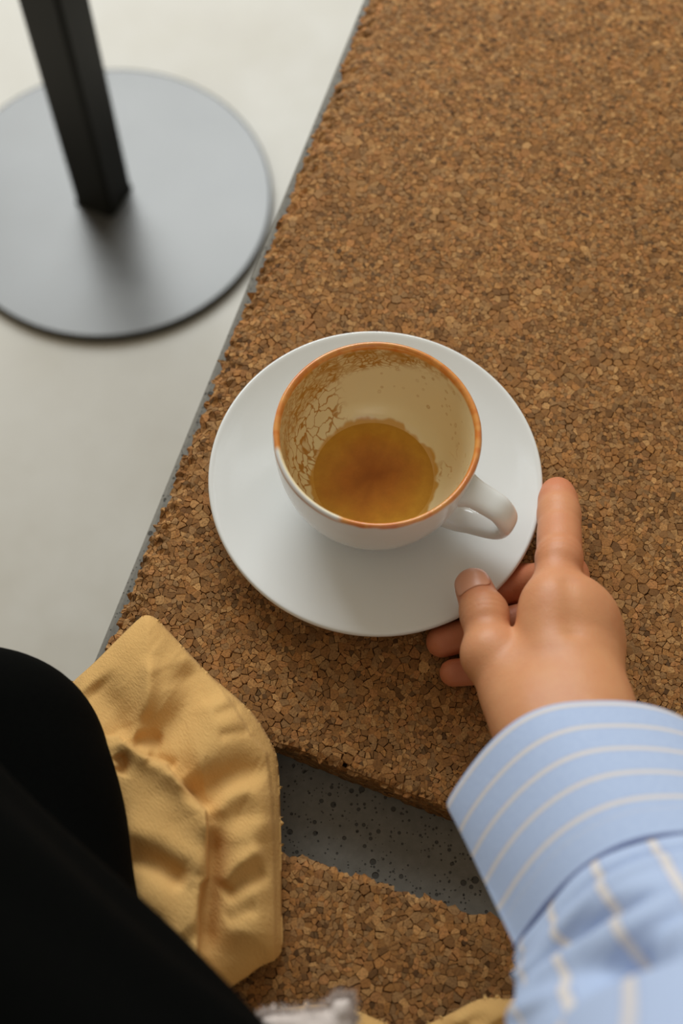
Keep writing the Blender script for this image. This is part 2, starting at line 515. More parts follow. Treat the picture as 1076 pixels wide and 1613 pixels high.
# ------------------------------------------------------------------ table base on the floor
STEEL = NT('brushed_steel_plate')
tc = STEEL.n('TexCoord'); nn = STEEL.noise(tc.outputs['Object'], 14, 5, 0.6); n2 = STEEL.noise(tc.outputs['Object'], 3, 3)
STEEL.fin(STEEL.mixc(0.3, STEEL.ramp(n2.outputs[0], [(0.3, lin(96, 95, 93)), (0.7, lin(110, 109, 107))]).outputs[0], nn.outputs[0], 'OVERLAY'),
          STEEL.ramp(nn.outputs[0], [(0.3, (0.30, 0.30, 0.30, 1)), (0.7, (0.37, 0.37, 0.37, 1))]).outputs[0], Metallic=0.45, Specular_IOR_Level=0.5)
PT = 0.010
dc = at(172, 309, PT); sc_ = np.linalg.norm(at(272, 309, PT) - at(172, 309, PT)) / 100
DR = 256 * sc_
tb = empty('pedestal_table', (dc[0], dc[1], 0))
tag(tb, 'dark square steel table post on a round grey steel base plate', 'table base')
V, Fc = lathe([(0, 0), (DR - 0.001, 0), (DR, 0.001), (DR, PT - 0.0015), (DR - 0.0015, PT), (0, PT)], 160)
bp = mesh_obj('base_plate', V + np.array([dc[0], dc[1], 0]), Fc, STEEL.m, tb, smooth=False)
EDGE = plain('dark_plate_edge', lin(58, 56, 52), 0.5, Metallic=0.6)
V, Fc = lathe([(DR - 0.0002, 0.0005), (DR + 0.0006, 0.0012), (DR + 0.0006, PT - 0.0012), (DR - 0.0006, PT + 0.0002)], 160)
mesh_obj('edge_band', V + np.array([dc[0], dc[1], 0]), Fc, EDGE, tb, smooth=True)
POST = plain('black_green_paint', lin(17, 17, 12), 0.5, Specular_IOR_Level=0.35)
L_, R_, Fp = at(122, 321, PT), at(206, 296, PT), at(170, 344, PT)
pc = (L_ + R_) / 2
ax = (R_ - L_)[:2]; hw = np.linalg.norm(ax) / 2; ax = ax / np.linalg.norm(ax); ay = np.array([-ax[1], ax[0]])
c_ = 0.09
sec = [(1, 0.0), (0.97, 0.06), (c_, 0.94), (-c_, 0.94), (-0.97, 0.06), (-1, 0.0), (-0.97, -0.06), (-c_ * 1.3, -0.9), (c_ * 1.3, -0.9), (0.97, -0.06)]
V = []; Fc = []
for z in (PT, 0.70):
    for a, b in sec: q = pc[:2] + ax * a * hw + ay * b * hw; V.append((q[0], q[1], z))
n = len(sec)
Fc = [(k, (k + 1) % n, n + (k + 1) % n, n + k) for k in range(n)] + [tuple(range(n))[::-1], tuple(range(n, 2 * n))]
mesh_obj('post', V, Fc, POST, tb, smooth=False)
s2 = [(a * 1.05, b * 1.05) for a, b in sec]; V = []
for z, k in ((PT, 1.06), (PT + 0.003, 1.06), (PT + 0.006, 1.01)):
    for a, b in sec: q = pc[:2] + ax * a * hw * k + ay * b * hw * k; V.append((q[0], q[1], z))
Fc = [(r * n + k, r * n + (k + 1) % n, (r + 1) * n + (k + 1) % n, (r + 1) * n + k) for r in range(2) for k in range(n)]
mesh_obj('weld_collar', V, Fc, POST, tb, smooth=False)

# ------------------------------------------------------------------ saucer and cup
GL = NT('white_glaze'); GL.fin(lin(232, 233, 231), 0.16, Specular_IOR_Level=0.5, Coat_Weight=0.3, Coat_Roughness=0.08)
prof = catmull([(0.0, 0.0062), (0.018, 0.0062), (0.031, 0.0063), (0.036, 0.0066), (0.046, 0.0084), (0.058, 0.0118), (0.068, 0.0155), (0.0745, 0.0186), (0.078, 0.0203),
                (0.0794, 0.0203), (0.0800, 0.0190), (0.0794, 0.0172), (0.0775, 0.0158), (0.070, 0.0125), (0.058, 0.0078), (0.050, 0.0045), (0.047, 0.0025), (0.0462, 0.0004), (0.0448, 0.0),
                (0.0434, 0.0006), (0.0425, 0.0026), (0.03, 0.003), (0.0, 0.003)], 6)
prof[:, 0] = prof[:, 0].clip(0); V, Fc = lathe(prof, 192)
saucer = mesh_obj('saucer', V + [0, 0, ZT + 0.0004], Fc, GL.m)
recenter(saucer, (0, 0, ZT + 0.0004))
tag(saucer, 'round white glazed saucer under the coffee cup', 'saucer')

CZ = ZT + 0.0068                    # underside of the cup's foot
CH = 0.0595
r0 = np.linalg.norm(at(758, 678, CZ + CH) - at(427, 678, CZ + CH)) / 2     # rim radius from the photo
cc = at(592.5, 678, CZ + CH); CUPX, CUPY = cc[0] * 0.6, cc[1] * 0.6
k = r0 / 0.0455
outer = [(0.0, 0.0018), (0.020, 0.0016), (0.0235, 0.0002), (0.0255, 0.0), (0.0268, 0.001), (0.0275, 0.0035), (0.0305, 0.0065), (0.0352, 0.0115), (0.0395, 0.0185), (0.0425, 0.027),
         (0.0443, 0.037), (0.0452, 0.048), (0.0455, 0.0555), (0.0454, 0.0580), (0.0446, 0.0592)]
inner = [(0.0438, 0.0595), (0.0430, 0.0590), (0.0424, 0.0575), (0.0420, 0.053), (0.0413, 0.044), (0.0400, 0.034), (0.0380, 0.0255), (0.0348, 0.0180), (0.0305, 0.0128), (0.0250, 0.0100), (0.017, 0.0085), (0.008, 0.0081), (0.0, 0.0080)]
sec = catmull([(r * k, z) for r, z in outer + inner], 8)
sec[:, 0] = sec[:, 0].clip(0)
# resample to a fine even step so that the coffee stains are crisp
dl = np.r_[0, np.cumsum(np.hypot(*np.diff(sec, axis=0).T))]
L0 = dl[np.argmax(sec[:, 1])]
ss = np.r_[np.arange(0, L0 - 0.006, 0.0012), np.arange(L0 - 0.006, dl[-1] - 0.018, 0.00035), np.linspace(dl[-1] - 0.018, dl[-1], 12)]
sec = np.c_[np.interp(ss, dl, sec[:, 0]), np.interp(ss, dl, sec[:, 1])]
NC = 840
V, Fc = lathe(sec, NC)
th = np.tile(np.linspace(0, 2 * np.pi, NC, endpoint=False), len(sec))
sl_ = np.repeat(ss - L0, NC)          # path length from the top of the rim (+ inwards)
hh_ = V[:, 2]
# --- stain pattern: theta 0 = right, 90 = far side, 180 = left, 270 = near
deg = np.degrees(th) % 360
def sector(a, b, soft):
    w = (b - a) % 360; x = (deg - a) % 360
    x = np.where(x > 180 + w / 2, x - 360, x)
    return smoothstep(-soft, soft, x) * (1 - smoothstep(w - soft, w + soft, x))
cyl = np.c_[np.cos(th) * 1.0, np.sin(th) * 1.0, hh_ / 0.0455]
nz = lambda s, o=3, sd=0: fbm(cyl * s, o, sd)
arc = th * 0.042; P2 = np.c_[arc, sl_]
def lace(scale_u, scale_v, n, seed, warp):
    r = np.random.default_rng(seed)
    pts = np.c_[r.uniform(0, 2 * np.pi * 0.042, n), r.uniform(-0.004, 0.058, n)] * [1 / scale_u, 1 / scale_v]
    X = P2 + np.c_[nz(9, 3, seed + 1), nz(9, 3, seed + 5)] * warp
    X = X * [1 / scale_u, 1 / scale_v]
    sel = (sl_ > -0.002)
    out = np.full(len(X), 9.0); Xi = X[sel]; res = np.empty(len(Xi))
    kd = KDTree(len(pts))
    for i, p in enumerate(pts.tolist()): kd.insert((p[0], p[1], 0), i)
    kd.balance()
    for i, p in enumerate(Xi.tolist()):
        f = kd.find_n((p[0], p[1], 0), 2); res[i] = f[1][2] - f[0][2]
    out[sel] = res
    return out
e1 = lace(0.0024, 0.0014, 3600, 3, 0.0022)
e2 = lace(0.0060, 0.0050, 330, 9, 0.0040)
bottom_s = ss[-1] - L0
# rim crust
clean = sector(193, 250, 2.5)
rimw = 0.0024 + 0.0010 * nz(5, 3, 21)
crust = smoothstep(-0.0024, -0.0012, sl_ + 0.0005 * nz(8, 2, 22)) * (1 - smoothstep(rimw, rimw + 0.0022, sl_)) * (1 - clean)
thinline = np.exp(-((sl_ + 0.0020) / 0.0005) ** 2) * clean * 0.5
# film under the rim, strongest at the back and left
film = sector(35, 200, 18) * (1 - smoothstep(0.004, 0.012, sl_ + 0.003 * nz(6, 3, 31))) * smoothstep(0.0, 0.002, sl_) * smoothstep(-0.25, 0.35, nz(14, 3, 33))
# lace: fine net upper left, wide net lower left
left = sector(48, 236, 10); lower_lim = np.interp(deg, [40, 60, 90, 120, 150, 236, 250], [.006, .009, .017, .024, .031, .034, .034])
fine = (1 - smoothstep(0.08, 0.42 + 0.2 * nz(5, 2, 41), e1)) * left * smoothstep(0.002, 0.005, sl_) * (1 - smoothstep(lower_lim - 0.004, lower_lim + 0.003, sl_ + 0.004 * nz(4, 2, 42)))
haze = left * smoothstep(0.002, 0.006, sl_) * (1 - smoothstep(lower_lim - 0.006, lower_lim + 0.001, sl_ + 0.003 * nz(4, 2, 43))) * (0.42 + 0.5 * np.clip(nz(7, 3, 44), 0, 1))
wide = (1 - smoothstep(0.05 + 0.10 * np.clip(nz(5, 2, 51), 0, 1), 0.16 + 0.10 * np.clip(nz(5, 2, 52), 0, 1), e2)) * sector(118, 228, 8) * smoothstep(0.012, 0.018, sl_)
right = (1 - smoothstep(0.05, 0.16, e2)) * smoothstep(-0.05, 0.35, nz(5, 3, 61)) * sector(300, 12, 8) * smoothstep(0.010, 0.016, sl_) * 0.8
# drips: a few dots on the clean wall
r = np.random.default_rng(5); spots = np.zeros(len(th))
for q in range(46):
    a0 = math.radians(r.uniform(-25, 95)); s0 = r.uniform(0.006, 0.036); rr = r.uniform(0.0004, 0.0011); st_ = r.uniform(0.8, 1.5)
    da = ((th - a0 + np.pi) % (2 * np.pi) - np.pi) * 0.041
    dd = np.sqrt(da ** 2 + ((sl_ - s0) / st_) ** 2) / rr
    spots = np.maximum(spots, r.uniform(0.25, 0.7) * (np.exp(-((dd - 0.75) / 0.35) ** 2) + 0.3 * (dd < 0.8)))
pool = smoothstep(0.0124, 0.0114, hh_ - 0.0004 + 0.0024 * nz(2.6, 3, 71) + 0.0008 * nz(9, 2, 72)) * (sl_ > 0.01)
inside = smoothstep(-0.0005, 0.0010, sl_)
white = np.array(lin(232, 231, 228)[:3]); cream = np.array(lin(238, 222, 180)[:3]); tan = np.array(lin(190, 132, 48)[:3])
orange = np.array(lin(216, 120, 30)[:3]); brown = np.array(lin(150, 92, 24)[:3])
C = white * (1 - inside[:, None]) + cream * inside[:, None]
def over(C, col, a): a = np.clip(a, 0, 1)[:, None]; return C * (1 - a) + col * a
C = over(C, np.array(lin(205, 165, 95)[:3]), haze)
C = over(C, tan, film * 0.75)
C = over(C, tan * 0.92, fine * 0.95 * (0.5 + 0.5 * smoothstep(-0.4, 0.3, nz(6, 3, 81))))
C = over(C, tan * 0.92, np.clip(wide, 0, 1) * 0.95)
C = over(C, tan, right * 0.8)
C = over(C, tan * 0.9, spots * inside * 0.7)
C = over(C, np.array(lin(208, 156, 64)[:3]), pool * 0.95)
cr = orange * (1 - 0.0) ; crv = smoothstep(-0.5, 0.5, nz(12, 3, 91))[:, None]
C = C * (1 - np.clip(crust, 0, 1)[:, None] * 0.95) + (cr * crv + np.array(lin(228, 154, 70)[:3]) * (1 - crv)) * np.clip(crust, 0, 1)[:, None] * 0.95
C = over(C, orange, thinline)
CUP = NT('stained_cup_glaze'); aa = CUP.n('Attribute', attribute_name='stain')
CUP.fin(aa.outputs['Color'], 0.17, Specular_IOR_Level=0.5, Coat_Weight=0.25, Coat_Roughness=0.08)
cup = mesh_obj('coffee_cup', V + [CUPX, CUPY, CZ], Fc, CUP.m, attrs={'stain': C})
recenter(cup, (CUPX, CUPY, CZ))
tag(cup, 'white coffee cup with coffee-stained rim and foam-streaked inside', 'cup')
# handle: an ear-shaped strap
tip = at(808, 838, CZ + 0.030); hd = np.array([tip[0] - CUPX, tip[1] - CUPY, 0]); HR = np.linalg.norm(hd); hd /= HR; hs = np.array([-hd[1], hd[0], 0])
path = catmull([(0.0462, 0.0470), (0.0500, 0.0478), (0.056, 0.0472), (HR - 0.0085, 0.0450), (HR - 0.0035, 0.0365), (HR - 0.0065, 0.0270), (0.056, 0.0195), (0.047, 0.0155), (0.0385, 0.0160)], 7)
nP = len(path); t = np.linspace(0, 1, nP)
wid = np.interp(t, [0, 0.15, 0.5, 0.8, 1], [0.0088, 0.0070, 0.0062, 0.0058, 0.0085]); thk = np.interp(t, [0, 0.2, 0.5, 0.8, 1], [0.0042, 0.0034, 0.0034, 0.0034, 0.0050])
tg = np.gradient(path, axis=0); tg /= np.linalg.norm(tg, axis=1)[:, None]
ph = np.linspace(0, 2 * np.pi, 28, endpoint=False)
V = []
for i in range(nP):
    nr = np.array([-tg[i, 1], tg[i, 0]])
    for p in ph:
        cx = np.sign(math.cos(p)) * abs(math.cos(p)) ** 0.75; sx = np.sign(math.sin(p)) * abs(math.sin(p)) ** 0.85
        q = path[i] + nr * sx * thk[i]
        V.append(hd * q[0] + hs * cx * wid[i] + np.array([CUPX, CUPY, CZ + q[1]]))
mesh_obj('handle', V, grid_faces(28, nP, True), GL.m, cup)

# the last of the coffee
COF = NT('coffee_dregs'); tc = COF.n('TexCoord')
n1 = COF.noise(tc.outputs['Object'], 55, 4, 0.6); n2 = COF.noise(tc.outputs['Object'], 170, 4, 0.65)
sx_ = COF.n('SeparateXYZ'); COF.l(tc.outputs['Object'], sx_.inputs[0])
rad2 = COF.math('SQRT', COF.math('ADD', COF.math('MULTIPLY', sx_.outputs[0], sx_.outputs[0]), COF.math('MULTIPLY', sx_.outputs[1], sx_.outputs[1])))
rr_ = COF.math('ADD', COF.math('MULTIPLY', rad2, 36.0), COF.math('MULTIPLY', COF.math('SUBTRACT', n1.outputs[0], 0.5), 0.9))
c = COF.ramp(rr_, [(0.05, lin(158, 92, 26)), (0.45, lin(180, 114, 40)), (0.75, lin(190, 130, 44)), (0.95, lin(200, 146, 50))]).outputs[0]
c = COF.mixc(0.25, c, n2.outputs[0], 'OVERLAY')
COF.fin(c, 0.22, COF.bump(n1.outputs[0], 0.15, 0.0006), Specular_IOR_Level=0.25)
t = np.linspace(0, 2 * np.pi, 180, endpoint=False)
V = []; rings = np.linspace(0.0, 1, 16)
in_z = sec[ss > L0 + 0.01][::-1]
wall_r = np.interp(0.0112, in_z[:, 1], in_z[:, 0])
rad = wall_r + 0.0002 + 0 * t
for q in rings:
    zz = CZ + 0.0112
    for j in range(180): V.append((CUPX + q * rad[j] * math.cos(t[j]), CUPY + q * rad[j] * math.sin(t[j]), zz))
for j in range(180): V.append((CUPX + 0.9 * rad[j] * math.cos(t[j]), CUPY + 0.9 * rad[j] * math.sin(t[j]), CZ + 0.0100))
cf = mesh_obj('coffee_residue', V, grid_faces(180, 17, True), COF.m)
cf.data.polygons.foreach_set('use_smooth', np.zeros(16 * 180, bool))
recenter(cf, (CUPX, CUPY, CZ + 0.0098))
tag(cf, 'shallow brown pool of leftover coffee in the cup bottom', 'coffee')

# ------------------------------------------------------------------ the person: hand, sleeve, trousers
# finger joints, measured in the photo with a height above the cork
J = {
 'idx': [hz(871, 952, .048), hz(881, 880, .040), hz(881, 814, .0255), hz(878, 779, .0180)],
 'mid': [hz(900, 956, .046), hz(890, 908, .026), hz(826, 920, .0085), hz(770, 935, .0075)],
 'rin': [hz(920, 972, .042), hz(872, 968, .0120), hz(780, 988, .0088), hz(696, 1011, .0083)],
 'lit': [hz(930, 1004, .034), hz(880, 1028, .0105), hz(795, 1052, .0078), hz(714, 1060, .0074)],
 'thb': [hz(815, 1090, .045), hz(774, 1030, .042), hz(763, 968, .036), hz(747, 927, .0300)],
}
RAD = {'idx': [.0110, .0096, .0091, .0085], 'mid': [.0112, .0098, .0084, .0076], 'rin': [.0105, .0088, .0082, .0074],
       'lit': [.0098, .0076, .0070, .0064], 'thb': [.0140, .0106, .0099, .0087]}
WL, WR = hz(858, 1140, .056), hz(922, 1124, .058)      # the two sides of the wrist
AL, AR = hz(888, 1260, .084), hz(965, 1250, .086)      # forearm inside the cuff
def build_hand(h=0.00085):
    pts = np.array([p for v in J.values() for p in v] + [WL, WR, AL, AR])
    lo = pts.min(0) - 0.022; hi = pts.max(0) + 0.022
    n = np.ceil((hi - lo) / h).astype(int)
    gx = [lo[q] + np.arange(n[q]) * h for q in range(3)]
    Fd = np.full(n, 0.05, np.float32)
    def put(D, fn, bb, k):
        a = np.maximum(((np.min(bb, 0) - lo) / h).astype(int), 0); b = np.minimum(((np.max(bb, 0) - lo) / h).astype(int) + 2, n)
        s = tuple(slice(a[q], b[q]) for q in range(3))
        P = np.stack(np.meshgrid(gx[0][s[0]], gx[1][s[1]], gx[2][s[2]], indexing='ij'), -1).astype(np.float32)
        d = fn(P)
        D[s] = smin(D[s], d, k) if k > 0 else np.minimum(D[s], d)
    def cap(D, a, b, ra, rb, k):
        m = max(ra, rb) + 0.014
        put(D, lambda P: cone(P, a, b, ra, rb), [np.minimum(a, b) - m, np.maximum(a, b) + m], k)
    mix = lambda a, b, t: np.asarray(a) * (1 - t) + np.asarray(b) * t
    # palm: metacarpals fanned from wrist to knuckles
    cap(Fd, WL, WR, .0165, .0160, .012)
    for nm, t, rk in (('idx', .15, .0120), ('mid', .42, .0125), ('rin', .70, .0120), ('lit', .95, .0115)):
        w = mix(WL, WR, t)
        cap(Fd, w, J[nm][0], .0155, rk, .012)
        cap(Fd, w - [0, 0, .010], J[nm][0] - [0, 0, .010], .0140, .0105, .012)
    for a, b in (('idx', 'mid'), ('mid', 'rin'), ('rin', 'lit')):
        cap(Fd, mix(WL, J[a][0], .9), mix(WR, J[b][0], .9), .011, .011, .010)
    # thumb root and its web
    cap(Fd, WL, J['thb'][0], .0160, .0140, .012); cap(Fd, J['thb'][0], J['thb'][1], .0140, .0104, .010)
    cap(Fd, mix(J['thb'][1], J['thb'][0], .55) + [0.002, 0, -.004], mix(J['idx'][0], WL, .50) - [0, 0, .006], .0092, .0110, .007)
    cap(Fd, WL, AL, .0165, .0200, .014); cap(Fd, WR, AR, .0160, .0200, .014)
    cap(Fd, AL, AR, .019, .019, .012)
    # fingers: each is smooth in itself, then joined to the palm with little blending so they stay apart
    for nm in ('thb', 'idx', 'mid', 'rin', 'lit'):
        D = np.full(n, 0.05, np.float32); q = J[nm]; R_ = RAD[nm]
        for i in range(3):
            cap(D, q[i], q[i + 1], R_[i], R_[i + 1], .004)
            if nm == 'idx' and i: cap(D, mix(q[i], q[i + 1], .35), mix(q[i], q[i + 1], .65), R_[i] * .55 + R_[i + 1] * .45 + .0004, R_[i] * .45 + R_[i + 1] * .55 + .0004, .003)
        # knuckle swelling
        for i in (1, 2): cap(D, q[i] - [1e-4, 0, 0], q[i] + [1e-4, 0, .0006], R_[i] + .0001, R_[i] + .0001, .003)
        Fd = smin(Fd, D, {'thb': .0022, 'idx': .0045}.get(nm, .0012))
    # knuckles and tendons on the back of the hand
    for nm, up in (('idx', .0005), ('mid', .0010), ('rin', .0010), ('lit', .0012)):
        p = J[nm][0] + [0, -.001, up]
        cap(Fd, p, p + [0, 0, .0004], .0112 if nm != 'lit' else .0108, .0112, .006)
    # hollows between the knuckles, running back along the hand
    for a, b, A in (('idx', 'mid', .0017), ('mid', 'rin', .0014), ('rin', 'lit', .0010)):
        p0 = mix(J[a][0], J[b][0], .5) + [0, .004, .011]; p1 = mix(p0, mix(WL, WR, .5) + [0, 0, .014], .40)
        bb0, bb1 = np.minimum(p0, p1) - .014, np.maximum(p0, p1) + .014
        a_ = np.maximum(((bb0 - lo) / h).astype(int), 0); b_ = np.minimum(((bb1 - lo) / h).astype(int) + 2, n)
        sl3 = tuple(slice(a_[q], b_[q]) for q in range(3))
        P = np.stack(np.meshgrid(gx[0][sl3[0]], gx[1][sl3[1]], gx[2][sl3[2]], indexing='ij'), -1).astype(np.float32)
        Fd[sl3] += A * np.exp(-(cone(P, p0, p1, 0, 0) / .0050) ** 2)
    # thumb's bony joint at the left outline
    p = J['thb'][1] + [-.0012, -.001, 0]; cap(Fd, p, p + [0, .0004, 0], .0112, .0112, .006)
    p = WR + [.003, -.006, .004]; cap(Fd, p, p + [0, .0004, 0], .0125, .0125, .008)
    # skin creases over the finger joints
    def crease(c, nrm, dirn, A, w, rr):
        c = np.asarray(c); nrm = np.asarray(nrm) / np.linalg.norm(nrm); dirn = np.asarray(dirn) / np.linalg.norm(dirn)
        a = np.maximum(((c - rr * 1.6 - lo) / h).astype(int), 0); b = np.minimum(((c + rr * 1.6 - lo) / h).astype(int) + 2, n)
        s = tuple(slice(a[q], b[q]) for q in range(3))
        P = np.stack(np.meshgrid(gx[0][s[0]], gx[1][s[1]], gx[2][s[2]], indexing='ij'), -1) - c
        up_ = (P @ dirn); side = np.linalg.norm(P - (P @ nrm)[..., None] * nrm - up_[..., None] * dirn, axis=-1)
        sv = P @ nrm + 14.0 * side ** 2
        wdw = smoothstep(0, 0.3, up_ / rr) * (1 - smoothstep(0.8, 1.15, side / rr))
        Fd[s] += (A * np.exp(-(sv / w) ** 2) * wdw).astype(np.float32)
    q = J['thb']; ax_ = q[3] - q[1]; up_t = np.array([-.35, -.1, 1.0])
    for off, A in ((-.0022, .00040), (0.0004, .00065), (.0030, .00040)): crease(q[2] + ax_ / np.linalg.norm(ax_) * off, ax_, up_t, A, .0009, .0115)
    q = J['idx']; ax_ = q[3] - q[1]; up_i = np.array([.1, .4, 1.0])
    for off, A in ((-.0020, .00035), (0.0003, .00055), (.0024, .00035)): crease(q[2] + ax_ / np.linalg.norm(ax_) * off, ax_, up_i, A, .0008, .0095)
    ax_ = q[2] - q[0]
    for off, A in ((-.0016, .0003), (.0014, .0004)): crease(q[1] + ax_ / np.linalg.norm(ax_) * off, ax_, up_i, A, .0010, .0105)
    Fd[:, :, 0] = 0.05; Fd[0] = 0.05; Fd[-1] = 0.05; Fd[:, 0] = 0.05; Fd[:, -1] = 0.05; Fd[:, :, -1] = 0.05
    V, Q = surface_nets(Fd, lo, h)
    # light tangential relaxation to lose the voxel steps
    for it in range(3):
        s = np.zeros_like(V); c = np.zeros(len(V))
        for a in range(4):
            b = (a + 1) % 4
            np.add.at(s, Q[:, a], V[Q[:, b]]); np.add.at(s, Q[:, b], V[Q[:, a]])
            np.add.at(c, Q[:, a], 1); np.add.at(c, Q[:, b], 1)
        V = V * 0.45 + 0.55 * s / c[:, None]
    V[:, 2] = np.maximum(V[:, 2], ZT + 0.0004)
    return V, Q
V, Q = build_hand()
# redder finger ends and knuckles (skin's own colour)
red = np.zeros(len(V))
for nm in J:
    for i, (s_, rr) in enumerate(((.25, .012), (.35, .010), (.45, .010), (.9, .014))):
        red = np.maximum(red, s_ * np.exp(-(np.linalg.norm(V - J[nm][i], axis=1) / rr) ** 2))
for nm in ('mid', 'rin', 'lit'):
    for i in (1, 2): red = np.maximum(red, .8 * np.exp(-(np.linalg.norm(V - J[nm][i], axis=1) / .024) ** 2))
SK = NT('skin'); a = SK.n('Attribute', attribute_name='flush'); tc = SK.n('TexCoord')
nA = SK.noise(tc.outputs['Object'], 70, 4, 0.6); nB = SK.noise(tc.outputs['Object'], 900, 3, 0.6)
c = SK.mixc(a.outputs['Fac'], lin(218, 164, 118), lin(208, 126, 92))
c = SK.mixc(0.32, c, SK.ramp(nA.outputs[0], [(0.3, lin(112, 98, 88)), (0.7, lin(158, 146, 138))]).outputs[0], 'OVERLAY')
vl = SK.n('TexVoronoi', feature='DISTANCE_TO_EDGE'); vl.inputs['Scale'].default_value = 700; SK.l(tc.outputs['Object'], vl.inputs['Vector'])
SK.fin(c, 0.46, SK.bump(vl.outputs[0], 0.12, 0.0004, SK.bump(nB.outputs[0], 0.25, 0.0004, SK.bump(nA.outputs[0], 0.2, 0.0018))), Specular_IOR_Level=0.35,
       Subsurface_Weight=0.2, Subsurface_Scale=0.003)
SK.b.inputs['Subsurface Radius'].default_value = (1.0, 0.35, 0.2)
person = mesh_obj('person', V, Q, SK.m, attrs={'flush': red})
recenter(person, hz(920, 1260, .085))
tag(person, 'person in blue striped shirt and black trousers holding the saucer edge', 'person')

# thumbnail
q = J['thb']; dax = (q[3] - q[2]) / np.linalg.norm(q[3] - q[2])
upn = np.array([-.30, 0.1, 1.0]); upn -= dax * (upn @ dax); upn /= np.linalg.norm(upn); sdn = np.cross(dax, upn)
V = []; na, nb = 15, 13
for i in range(na):
    s = i / (na - 1)
    for j in range(nb):
        p = (j / (nb - 1) * 2 - 1)
        lim = math.radians(58) * (1 - 0.10 * s ** 3) * math.sqrt(max(0.0, 1 - max(0, (0.28 - s) / 0.28) ** 2 * 0.55))
        f = p * lim
        rr = RAD['thb'][3] * (0.985 + 0.045 * min(1, s * 3)) + (RAD['thb'][2] - RAD['thb'][3]) * (1 - s) * 0.55
        al = -0.0068 + s * 0.0128 - 0.0018 * p * p * s
        rr2 = rr * math.sqrt(max(0.05, 1 - (max(0, al) / (RAD['thb'][3] * 1.12)) ** 2))
        V.append(q[3] + dax * al + (upn * math.cos(f) + sdn * math.sin(f)) * (rr2 + 0.0001))
NAIL = plain('nail', lin(218, 158, 128), 0.34, Specular_IOR_Level=0.5)
nl = mesh_obj('thumbnail', V, grid_faces(nb, na), NAIL, person)
md = nl.modifiers.new('thick', 'SOLIDIFY'); md.thickness = 0.0005; md.offset = 0

# ---- shirt sleeve
def shirt_material(name, mode):
    m = NT(name)
    a = m.n('Attribute', attribute_name='stripe'); tc = m.n('TexCoord')
    sp = m.math('FRACT', a.outputs['Fac'])
    tri = m.math('ABSOLUTE', m.math('SUBTRACT', sp, 0.5))
    mk = m.ramp(tri, [(0.062, (1, 1, 1, 1)), (0.085, (0, 0, 0, 1))]).outputs[0]
    side = m.math('ABSOLUTE', m.math('SUBTRACT', tri, 0.10))
    mk2 = m.ramp(side, [(0.0, (1, 1, 1, 1)), (0.035, (0, 0, 0, 1))]).outputs[0]
    w = m.n('TexWave'); w.inputs['Scale'].default_value = 900; m.l(tc.outputs['Object'], w.inputs['Vector'])
    n = m.noise(tc.outputs['Object'], 500, 3, 0.6)
    base = m.mixc(n.outputs[0], lin(170, 188, 222), lin(188, 204, 232))
    c = m.mixc(m.math('MULTIPLY', mk2, 0.35), base, lin(150, 155, 190))
    c = m.mixc(mk, c, lin(218, 212, 210))
    return m.fin(c, 0.85, m.bump(n.outputs[0], 0.25, 0.0005), Specular_IOR_Level=0.15, Sheen_Weight=0.05)
SHIRT = shirt_material('blue_striped_shirting', 0)
C0 = hz(925, 1256, .082); C1 = hz(1066, 1478, .120); C2 = hz(1185, 1720, .190); C3 = hz(1280, 2050, .290)
EH = np.array([0.995, 0.075, 0.0]); EH /= np.linalg.norm(EH)
axs = (C0 - C1) / np.linalg.norm(C0 - C1)
EVv = np.array([-0.06, math.sin(math.radians(42)), math.cos(math.radians(42))]); EVv -= EH * (EVv @ EH); EVv /= np.linalg.norm(EVv)
NPH = 220
PHI = np.linspace(0, 2 * np.pi, NPH, endpoint=False)
def section(p):
    """cuff outline: rounded on the right, folded to a crease on the left"""
    c = np.cos(p); s = np.sin(p)
    lens = np.sign(s) * (1 - np.abs(c) ** 2.7)
    return c, np.where(c < 0, lens, np.sign(s) * np.sqrt(np.clip(1 - np.abs(c) ** 2.1, 0, 1)))
def tube(name, ctrs, rh, rv, disp, stripe, mat, parent, thick=0.0012):
    V = []; S = []
    n = len(ctrs)
    for i in range(n):
        r_ = 1 + disp(i / (n - 1), PHI)
        c, s = section(PHI)
        V.append(ctrs[i] + (EH * rh[i])[None] * (c * r_)[:, None] + (EVv * rv[i])[None] * (s * r_)[:, None])
        S.append(stripe(i / (n - 1), PHI))
    o = mesh_obj(name, np.concatenate(V), grid_faces(NPH, n, True), mat, parent, attrs={'stripe': np.concatenate(S)})
    md = o.modifiers.new('thick', 'SOLIDIFY'); md.thickness = thick; md.offset = -1
    return o
RH0, RV0 = 0.0550, 0.0450
n = 60; t = np.linspace(0, 1, n)
ctr = np.array([C0 * (1 - x) + C1 * x for x in t])
dph = lambda p, c, w: np.exp(-(((p - c + np.pi) % (2 * np.pi) - np.pi) / w) ** 2)
def cuff_disp(x, p): return 0.006 * np.sin(3 * p + 1.0 + 2 * x) + 0.004 * np.sin(7 * p + 4 * x) + 0.010 * (x > 0.985)
sleeve = empty('shirt_sleeve', C3); sleeve.parent = person; sleeve.matrix_parent_inverse = person.matrix_world.inverted()
bpy.context.view_layer.update()
cuff = tube('cuff', ctr, RH0 * np.interp(t, [0, 0.03, 1], [0.985, 1.0, 1.0]), RV0 * np.interp(t, [0, .03, 1], [0.985, 1, 1.0]), cuff_disp, lambda x, p: 0 * p + (x * 5.55 + 0.27 if x < 0.84 else 0.0), SHIRT, sleeve, 0.0022)
cuff['label'] = 'wide cuff with pale stripes running around the wrist'
n = 130; t = np.linspace(0, 1, n)
CT = catmull([C1, C2, C3, C3 + (C3 - C2) * 0.9], 80); n = 190; t = np.linspace(0, 1, n); CT = CT[np.linspace(0, len(CT) - 1, n).astype(int)]
